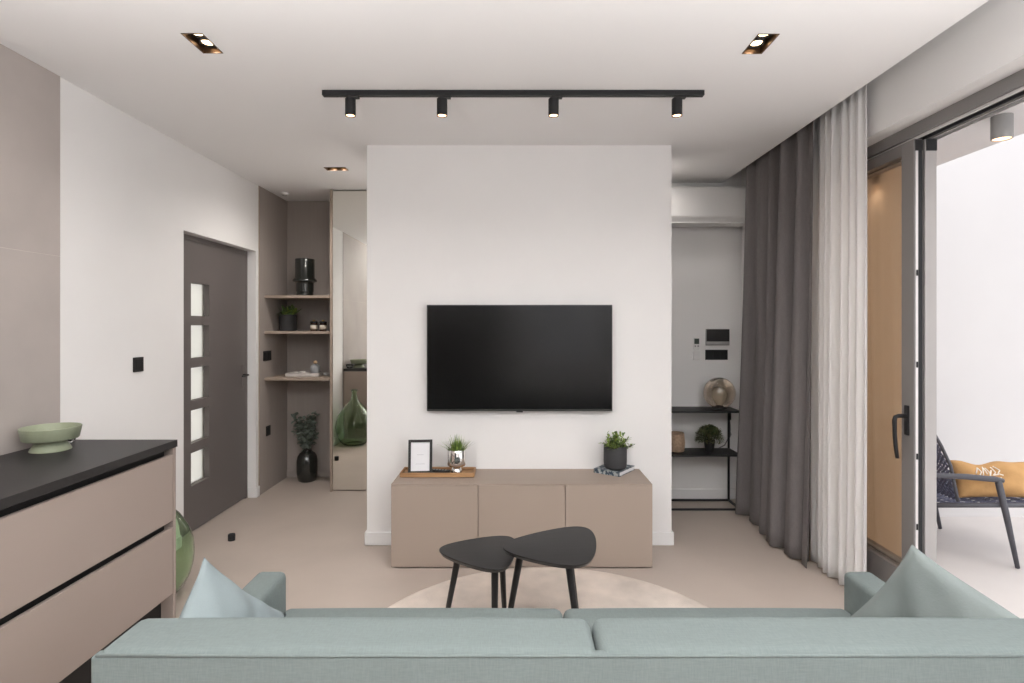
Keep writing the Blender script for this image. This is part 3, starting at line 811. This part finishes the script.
# ------------------------------------------------------------------ metal rack
RX0, RX1, RY0, RY1 = 1.095, 1.826, 4.555, 4.815
t = thing('metal_rack', 'black metal console rack against the wall behind the dark curtain', 'rack', (1.45, 4.685, 0))
def Q(x0, x1, y0, y1, z0, z1, r=0): return bx(x0-1.45, x1-1.45, y0-4.685, y1-4.685, z0, z1, r)
s = .015
for x in (RX0, RX1-s):
    for y in (RY0, RY1-s):
        obj('post', Q(x, x+s, y, y+s, 0.0005, .797, .001), M['blackm'], t)
for z0, z1 in ((.782, .797), (.432, .447)):
    obj('shelf', box(box(Q(RX0+s, RX1-s, RY0, RY1, z1-.006, z1), RX0+s-1.45, RX1-s-1.45, RY0-4.685, RY0+s-4.685, z0, z1-.0062), RX0+s-1.45, RX1-s-1.45, RY1-s-4.685, RY1-4.685, z0, z1-.0062), M['blackm'], t)
    for x in (RX0, RX1-s): obj('side_bar', Q(x, x+s, RY0+s, RY1-s, z0, z1), M['blackm'], t)
for y in (RY0, RY1-s): obj('floor_bar', Q(RX0+s, RX1-s, y, y+s, .0005, .0155), M['blackm'], t)
for x in (RX0, RX1-s): obj('floor_bar', Q(x, x+s, RY0+s, RY1-s, .0005, .0155), M['blackm'], t)

# globe lamp
t = thing('globe_lamp', 'smoked glass globe table lamp on top of the metal rack', 'lamp', (1.697, 4.69, .7975))
R0 = .128; zc = .13
prof = [(R0*math.sin(a), zc-R0*math.cos(a)) for a in [math.radians(28+k*(152/22)) for k in range(23)]]
prof2 = [((R0-.003)*math.sin(a), zc-(R0-.003)*math.cos(a)) for a in [math.radians(28+k*(152/22)) for k in range(23)]]
prof[-1] = (0, prof[-1][1]); prof2[-1] = (0, prof2[-1][1])
obj('globe', lathe(B(), prof + prof2[::-1] + [prof[0]], n=56, cap=False), M['smoke'], t, True)
autosmooth(obj('base', lathe(B(), [(0, 0), (.058, 0), (.062, .004), (.060, .014), (.02, .020), (.018, .07), (0, .07)], n=36), M['black'], t))
bm = lathe(B(), [(0, .0705), (.012, .0705), (.014, .085), (.028, .112), (.030, .128), (.022, .148), (0, .156)], n=24)
obj('bulb', bm, M['lampbulb'], t, True)
# lamp cord with plug, hanging by the rack
t = thing('lamp_cord', 'thin grey lamp cord with black switch hanging at the rack end', 'cord', (1.835, 4.835, .70))
pts = [(-.09, -.02, .105), (-.03, .0, .085), (.0, .0, .04), (.002, .0, -.03), (.01, .004, -.10), (-.004, .004, -.17), (-.04, .002, -.235), (-.10, -.005, -.262), (-.20, -.008, -.268)]
bm = B(); tube(bm, pts, .0045, 8); obj('cable', bm, M['cord'], t, True)
obj('cord_switch', bx(-.012, .012, -.012, .008, -.02, .055, r=.005, seg=3), M['black'], t)
bm = B(); tube(bm, [(-.005, -.006, -.11), (.004, -.006, -.14), (-.012, -.006, -.185)], [.008, .011, .006], 10); obj('plug', bm, M['cord'], t, True)

# plant and rattan lantern on the middle rack shelf
t = thing('potted_fern', 'round bushy green plant in a small black pot on the rack', 'plant', (1.612, 4.68, .4475))
autosmooth(obj('pot', pot_bm(.044, .095, taper=.8), M['black'], t))
bl = B()
for i in range(1900):
    d = rand_dir(-12, 90); rr = rnd.uniform(.4, 1)**.6
    b0 = Vector((d.x*.105*rr, d.y*.095*rr, .098+max(d.z, -.1)*.105*rr)); dd = (d+rand_dir(-30, 60)*.7).normalized()
    leaf_quad(bl, b0, dd, sidevec(dd), rnd.uniform(.018, .034), .0085, 2, .1, mi=rnd.choice((0, 0, 0, 1)))
bs = B()
for i in range(26):
    d = rand_dir(20, 90); tube(bs, [(0, 0, .08), (d.x*.05, d.y*.05, .08+d.z*.05), (d.x*.1, d.y*.09, .10+d.z*.09)], .0012, 4)
obj('leaves', bl, [M['fern'], M['leafd']], t); obj('stems', bs, M['stem'], t)
t = thing('rattan_pot', 'woven rattan pot on the rack beside the middle white wall', 'pot', (1.345, 4.69, .4475))
prof = [(0, 0), (.055, 0)]
for k in range(9):
    rr = .060+.006*math.sin(PI*k/8)
    prof += [(rr-.002, .004+k*.0155), (rr+.0025, .0115+k*.0155)]
prof += [(.055, .147), (.050, .147), (.050, .02), (0, .018)]
autosmooth(obj('woven_body', lathe(B(), prof, n=40, cap=False), M['rattan'], t), 80)
obj('rim', lathe(B(), [(.049, .1455), (.0585, .1455), (.0595, .150), (.0575, .154), (.050, .154), (.049, .1455)], n=40, cap=False), M['rattan'], t, True)

# ------------------------------------------------------------------ curtains
def curtain(name, label, m, y0, y1, xc, n_f, a_top, a_bot, zt, zb, seed, lean=0.0, ends=(0, 0), wave=0.35, dz=0.0):
    r = random.Random(seed); ph = [r.uniform(0, 6.28) for _ in range(6)]
    NU, NZ = n_f*18, 30; bm = B(); rows = []
    for k in range(NZ+1):
        s = k/NZ; z = zt + (zb-zt)*s
        amp = a_top + (a_bot-a_top)*min(1, s*1.15)**.8
        row = []
        for i in range(NU+1):
            u = i/NU
            warp = u + .018*math.sin(2*PI*2.3*u+ph[0]) + .012*math.sin(2*PI*4.1*u+ph[1])*s
            th = 2*PI*n_f*warp + ph[2]
            th2 = 2*PI*n_f*2*warp + ph[3]
            local = 1+wave*math.sin(2*PI*1.3*u+ph[4]) 
            x = xc + lean*s*s + amp*local*(math.sin(th)+.18*math.sin(3*th+ph[5])) + .35*a_top*math.sin(th2)*(1-s)
            y = y0+(y1-y0)*u + .35*amp*math.cos(th)*(.5+.5*s) + (ends[0]*(1-u)+ends[1]*u)*s*s
            zz = z + (dz*math.sin(th+.6)*s**6 if zb < .1 else 0)
            row.append(bm.verts.new((x, y, max(zz, .004))))
        rows.append(row)
    for a, b in zip(rows, rows[1:]):
        for i in range(NU): bm.faces.new((a[i], a[i+1], b[i+1], b[i]))
    o = obj(name, bm, m, None, True)
    sd = o.modifiers.new('thickness', 'SOLIDIFY'); sd.thickness = .002
    tag(o, label, 'curtain'); return o
curtain('blackout_curtain', 'dark charcoal floor length curtain hanging in the ceiling recess', M['curtain'], 3.47, 4.44, 1.850, 5, .024, .066, 2.795, .012, 5, lean=-.045, ends=(-.02, .02), wave=.5)
curtain('sheer_curtain', 'white sheer floor length curtain hanging beside the glass door', M['sheer'], 3.045, 3.60, 1.893, 7, .012, .026, 2.795, .012, 11, lean=-.015, ends=(-.01, -.04))
o = thing('curtain_rail', 'white curtain rail hidden up in the ceiling recess', 'curtain rail', (1.872, 2.3, H+.098))
obj('track', bx(-.03, .03, -2.2, 2.45, .0, .0315, r=.003), M['plastic'], o)

# ------------------------------------------------------------------ sliding glass door
FX0, FX1 = 2.05, 2.167
bm = B()
box(bm, FX0, FX1+.02, OPY0+.001, OPY1-.001, 2.453, OPZ-.0005)
box(bm, FX0, FX1+.02, OPY0+.001, OPY0+.06, 0.001, 2.453); box(bm, FX0, FX1+.02, OPY1-.06, OPY1-.001, 0.001, 2.453)
wf = struct('window_1', bm, M['alu'])
bm = B(); box(bm, FX0, FX1+.02, OPY0+.06, OPY1-.06, .0005, .016)
obj('sill_track', bm, M['alu'], wf)
for x0, x1, mm in ((2.068, 2.074, 'strip'), (2.110, 2.118, 'gasket'), (2.140, 2.146, 'alul')):
    obj('guide_rail', bx(x0, x1, OPY0+.07, OPY1-.07, 2.440, 2.4529), M[mm], wf)
def sash(x0, x1, y0, y1, m, name, label, glassx):
    t = thing(name, label, 'sliding door', ((x0+x1)/2, y0, .017))
    c = (x0+x1)/2; h = (x1-x0)/2; z1 = 2.438-.017; st = .094
    obj('stile', bx(-h, h, 0, st, 0, z1, r=.002), m, t)
    obj('stile', bx(-h, h, y1-y0-st, y1-y0, 0, z1, r=.002), m, t)
    obj('top_rail', bx(-h, h, st+.0005, y1-y0-st-.0005, 2.375-.017, z1, r=.002), m, t)
    obj('bottom_rail', bx(-h, h, st+.0005, y1-y0-st-.0005, 0, .187-.017, r=.002), m, t)
    obj('glass', bx(glassx-c-.003, glassx-c+.003, st-.01, y1-y0-st+.01, .17-.009, 2.375-.008), M['pane'], t)
    return t
in_ = sash(2.050, 2.092, 2.9125, 4.18, M['alu'], 'sliding_sash', 'inner grey glass door sash with dark lever handle, slid open', 2.071)
ou = sash(2.108, 2.167, 2.9125, 4.18, M['alul'], 'sliding_sash', 'outer light grey glass door sash standing behind the inner one', 2.137)
# lock edge on the inner sash, facing the opening
c = 2.071
le = obj('lock_strip', bx(2.058-c, 2.070-c, -.002, -.0003, .02, 2.36), M['strip'], in_)
for z in (.42, .78, 1.25, 1.72): obj('lock_bolt', bx(2.060-c, 2.068-c, -.006, -.0022, z, z+.03), M['gasket'], le)
obj('edge_gasket', bx(2.074-c, 2.090-c, -.003, -.0003, .0, 2.41), M['gasket'], in_)
obj('corner_block', bx(2.055-c, 2.090-c, -.008, -.0032, 2.36, 2.415), M['black'], in_)
obj('corner_block', bx(2.112-2.1375, 2.163-2.1375, -.008, -.0005, 2.36, 2.418), M['gasket'], ou)
# handle
hd = obj('handle_plate', bx(2.040-c, 2.0498-c, .030, .062, .895, 1.050, r=.004), M['handle'], in_)
bm = B(); tube(bm, [(2.044-c, .046, .995), (2.0-c, .046, .995), (1.986-c, .046, .990), (1.982-c, .047, .97), (1.984-c, .048, .90), (1.990-c, .049, .83), (1.998-c, .049, .775)], [.010, .010, .0105, .011, .010, .010, .009], 12)
obj('handle_lever', bm, M['handle'], hd, True)

# ------------------------------------------------------------------ terrace
struct('terrace_floor', bx(2.16, 7.0, -3.5, 4.42, -.14, -.003), M['tfloor'])
struct('wall_terrace_end', bx(2.2, 7.0, 4.42, 4.6, -.14, 3.6), M['twall'])
struct('ceiling_terrace', bx(2.2005, 2.56, -3.5, 4.42, 2.446, 2.70), M['twall'])
for Y, lb in ((2.615, 'grey cylinder ceiling lamp above the open doorway'), (3.43, 'cylinder ceiling lamp seen through the door glass')):
    t = thing('cylinder_lamp', lb, 'lamp', (2.245, Y, 2.4455), 0, 'terrace ceiling lamps')
    autosmooth(obj('lamp_body', lathe(B(), [(0, 0), (.041, 0), (.041, -.106), (.038, -.108), (.037, -.095), (0, -.094)], n=36), M['greyplastic'], t))
    obj('lens', lathe(B(), [(0, -.0955), (.0365, -.0955), (.034, -.104), (0, -.1045)], n=28), M['bulb2'], t, True)
    spot('lamp_beam', (0, 0, -.115), 1.5, size=140, blend=1, parent=t)

t = thing('roller_screen', 'tan fabric roller screen lowered outside the sliding door glass', 'blind', (2.190, 2.985, 0))
obj('fabric', bx(-.0008, .0008, 0, 1.25, .06, 2.40), M['screenfab'], t)
obj('bottom_bar', bx(-.012, .012, 0, 1.25, .012, .0599, r=.003), M['alu'], t)
obj('roller_box', bx(-.0, .10, 0, 1.25, 2.4005, 2.4450, r=.004) if False else bx(-.018, .018, 0, 1.25, 2.4002, 2.4440, r=.003), M['alu'], t)
# lounge chair
CH = (2.85, 3.83, -.0025)
ch = thing('lounge_chair', 'dark woven rope lounge chair outside on the terrace', 'chair', CH, math.radians(-3))
def P(x, y, z): return (x-CH[0], y-CH[1], z)
YN, YF = 3.49, 4.17
def bar(pts, r, name, m='chairm'):
    bm = B(); tube(bm, pts, r, 12); return obj(name, bm, M[m], ch, True)
for y in (YN, YF):
    bar([P(2.52, y, .563), P(2.60, y, .563), P(2.80, y, .556), P(2.97, y, .542), P(3.015, y, .535)], [.014, .016, .018, .018, .013], 'armrest')
    bar([P(2.985, y, .535), P(3.03, y, .34), P(3.10, y, .003)], [.019, .018, .012], 'leg')
    bar([P(2.565, y, .56), P(2.57, y, .36), P(2.50, y, .003)], [.017, .017, .012], 'leg')
bm = B()
ring = [P(2.60, YN+.02, .372), P(3.36, YN+.02, .385), P(3.38, (YN+YF)/2, .387), P(3.36, YF-.02, .385), P(2.60, YF-.02, .372)]
tube(bm, ring, .015, 10); tube(bm, [ring[0], ring[-1]], .015, 10)
obj('seat_frame', bm, M['chairm'], ch, True)
bp = [(2.76, .40), (2.735, .52), (2.715, .62), (2.66, .74), (2.61, .832)]
bm = B()
tube(bm, [P(x, YN+.015, z) for x, z in bp] + [P(2.605, (YN+YF)/2, .845)] + [P(x, YF-.015, z) for x, z in bp[::-1]], .010, 10)
obj('back_frame', bm, M['chairm'], ch, True)
def surf_back(u, v):   # v 0..1 up
    k = v*(len(bp)-1); i = min(int(k), len(bp)-2); f = k-i
    x = bp[i][0]+(bp[i+1][0]-bp[i][0])*f; z = bp[i][1]+(bp[i+1][1]-bp[i][1])*f
    return Vector(P(x, YN+.02+(YF-YN-.04)*u, z))
def surf_seat(u, v):
    return Vector(P(2.70+.65*v, YN+.03+(YF-YN-.06)*u, .375+.008*v-.012*math.sin(PI*u)))
def weave(fn, nu, nv, w, off, name):
    bm = B()
    for fam in (0, 1):
        for k in range(-nv, nu+1) if fam == 0 else range(0, nu+nv+1):
            prev = None
            for j in range(25):
                v = j/24; u = (k + (v*nv if fam == 0 else -v*nv))/nu
                if u < -.001 or u > 1.001: prev = None; continue
                p = fn(min(max(u, 0), 1), v); q = fn(min(max(u+w, 0), 1), v)
                nrm = Vector(off)*(1 if fam else -1)*(1 if (j//2) % 2 else -1)*.0025
                a = bm.verts.new(p+nrm); b = bm.verts.new(q+nrm)
                if prev: bm.faces.new((prev[0], prev[1], b, a))
                prev = (a, b)
    o = obj(name, bm, M['rope'], ch)
    sd = o.modifiers.new('thickness', 'SOLIDIFY'); sd.thickness = .004
weave(surf_back, 20, 14, .028, (1, 0, .3), 'woven_back')
weave(surf_seat, 14, 13, .028, (0, 0, 1), 'woven_seat')
# ochre cushion lying in the chair
bm = pillow_bm(.5, .16, 21, n=26, rect=(.52, .228))
Rm = Matrix.Rotation(math.radians(72), 4, 'X')
for v in bm.verts:
    v.co.y += (.010*math.sin(17*v.co.x)+.006*math.sin(31*v.co.x+1))*max(0, v.co.y/.114); v.co.z += .012*math.sin(26*v.co.x+9*v.co.y)*(1-(v.co.x/.26)**2)*(1 if v.co.z > 0 else 0)
bmesh.ops.transform(bm, matrix=Rm, verts=bm.verts)
zm = min(v.co.z for v in bm.verts)
for v in bm.verts: v.co.z -= zm
cu = thing('lumbar_cushion', 'ochre canvas cushion with white print in the terrace chair', 'cushion', (3.075, 3.635, .389), math.radians(-2))
obj('cover', bm, M['mustard'], cu, True)
def face_pt(x, y):
    u, v = x/.26, y/.114
    pr = max(0, (1-abs(u)**2.4)*(1-abs(v)**2.4))**.55
    return Vector((x, y, .08*pr+.012+.012*math.sin(26*x+9*y)*(1-u*u)))
strokes = [[(-.07, .02), (-.05, .055), (-.035, .03), (-.055, .005)], [(-.03, .01), (-.012, .06), (.0, .015)], [(.0, .055), (.018, .025), (.012, .0), (.03, .04)], [(.035, .06), (.05, .025), (.032, .01), (.062, .015)], [(.05, .065), (.075, .04), (.06, .02), (.085, .01)], [(-.06, -.012), (-.02, -.006), (.03, -.014), (.075, -.006)]]
bm = B()
for s_ in strokes:
    dense = []
    for a, b in zip(s_, s_[1:]):
        dense += [face_pt(a[0]+(b[0]-a[0])*k/5 - .095, a[1]+(b[1]-a[1])*k/5 + .012) for k in range(5)]
    dense.append(face_pt(s_[-1][0] - .095, s_[-1][1] + .012))
    tube(bm, dense, .0034, 6)
bmesh.ops.transform(bm, matrix=Rm, verts=bm.verts)
for v in bm.verts: v.co.z -= zm
o = obj('white_print', bm, M['white'], cu, True); o['kind'] = 'stuff'

# ------------------------------------------------------------------ unseen pendant lamps added behind the viewer as fill light
M['opal'] = mat('opal_glass', (1, .97, .93), .4, emit=(1, .985, .965), estr=PEND)
for X in (-1.25, 0.0, 1.2):
    t = thing('fill_pendant', 'unseen opal globe pendant added as fill behind the sofa viewpoint', 'lamp', (X, -1.5, H), 0, 'added fill pendants behind the viewer')
    obj('cord', tube(B(), [(0, 0, -.001), (0, 0, -.36)], .003, 8), M['black'], t, True)
    obj('canopy', lathe(B(), [(0, -.0005), (.05, -.0005), (.05, -.02), (0, -.025)], n=24), M['black'], t, True)
    bm = B(); bmesh.ops.create_uvsphere(bm, u_segments=32, v_segments=16, radius=.13, matrix=Matrix.Translation((0, 0, -.49)))
    g = obj('globe', bm, M['opal'], t, True)

# ------------------------------------------------------------------ unseen uplighters added around the viewer to brighten the ceiling
UP = [(1.40, -.10, 450), (-1.05, -.05, 410)]
for X, Y, W_ in UP:
    t = thing('fill_uplighter', 'unseen slim uplighter added as fill behind the sofa viewpoint', 'floor lamp', (X, Y, .0005), 0, 'added fill uplighters behind the viewer')
    autosmooth(obj('base', lathe(B(), [(0, 0), (.14, 0), (.14, .012), (.02, .022), (0, .022)], n=36), M['blackm'], t))
    obj('pole', tube(B(), [(0, 0, .022), (0, 0, 1.60)], .011, 12), M['blackm'], t, True)
    autosmooth(obj('bowl_shade', lathe(B(), [(.012, 1.60), (.06, 1.61), (.13, 1.66), (.155, 1.70), (.150, 1.70), (.12, 1.665), (.05, 1.622), (0, 1.618)], n=40, cap=False), M['blackm'], t), 60)
    spot('fill_uplight', (0, 0, 1.69), W_, col=(.97, .99, 1.0), size=168, blend=.6, rad=.10, rot=(PI, 0, 0), parent=t)
struct('tv_reflection_panel', bx(LW, -.16, REAR, REAR+.02, 0, H-.001), M['darkpanel'])  # unseen dark panel added to darken the left of the television's reflection

# ------------------------------------------------------------------ unseen window added behind the viewer to let in fill daylight
bm = B()
for x0, x1 in ((0.3, .35), (1.025, 1.075), (1.75, 1.8)): box(bm, x0, x1, REAR-.10, REAR-.05, .70, 2.40)
box(bm, .35, 1.75, REAR-.10, REAR-.05, .70, .75); box(bm, .35, 1.75, REAR-.10, REAR-.05, 2.35, 2.40)
struct('fill_window', bm, M['alu'])

# ------------------------------------------------------------------ world and sun
wd_ = bpy.data.worlds.new('World'); scene.world = wd_; wd_.use_nodes = True
bg = wd_.node_tree.nodes['Background']; bg.inputs['Color'].default_value = (0.97, 0.97, 1.0, 1); bg.inputs['Strength'].default_value = 1.5
sun = bpy.data.lights.new('sun', 'SUN'); sun.energy = 0.45; sun.angle = math.radians(12); sun.color = (1, .95, .88)
so = bpy.data.objects.new('sun', sun); COL.objects.link(so)
so.rotation_euler = Vector((-.12, .62, -1.0)).to_track_quat('-Z', 'Y').to_euler()

# ------------------------------------------------------------------ camera
cam = bpy.data.cameras.new('camera'); co = bpy.data.objects.new('camera', cam); COL.objects.link(co)
co.location = (0, 0, EYE); co.rotation_euler = (PI/2, 0, 0)
cam.lens = 20.0; cam.sensor_width = 36.0; cam.sensor_fit = 'HORIZONTAL'
cam.shift_x = -1.5/1024; cam.shift_y = -15.8/1024; cam.clip_start = .05
scene.camera = co
vs = scene.view_settings
vs.view_transform = 'Standard'; vs.look = 'None'; vs.gamma = 1; vs.use_curve_mapping = False
vs.exposure = 0.0
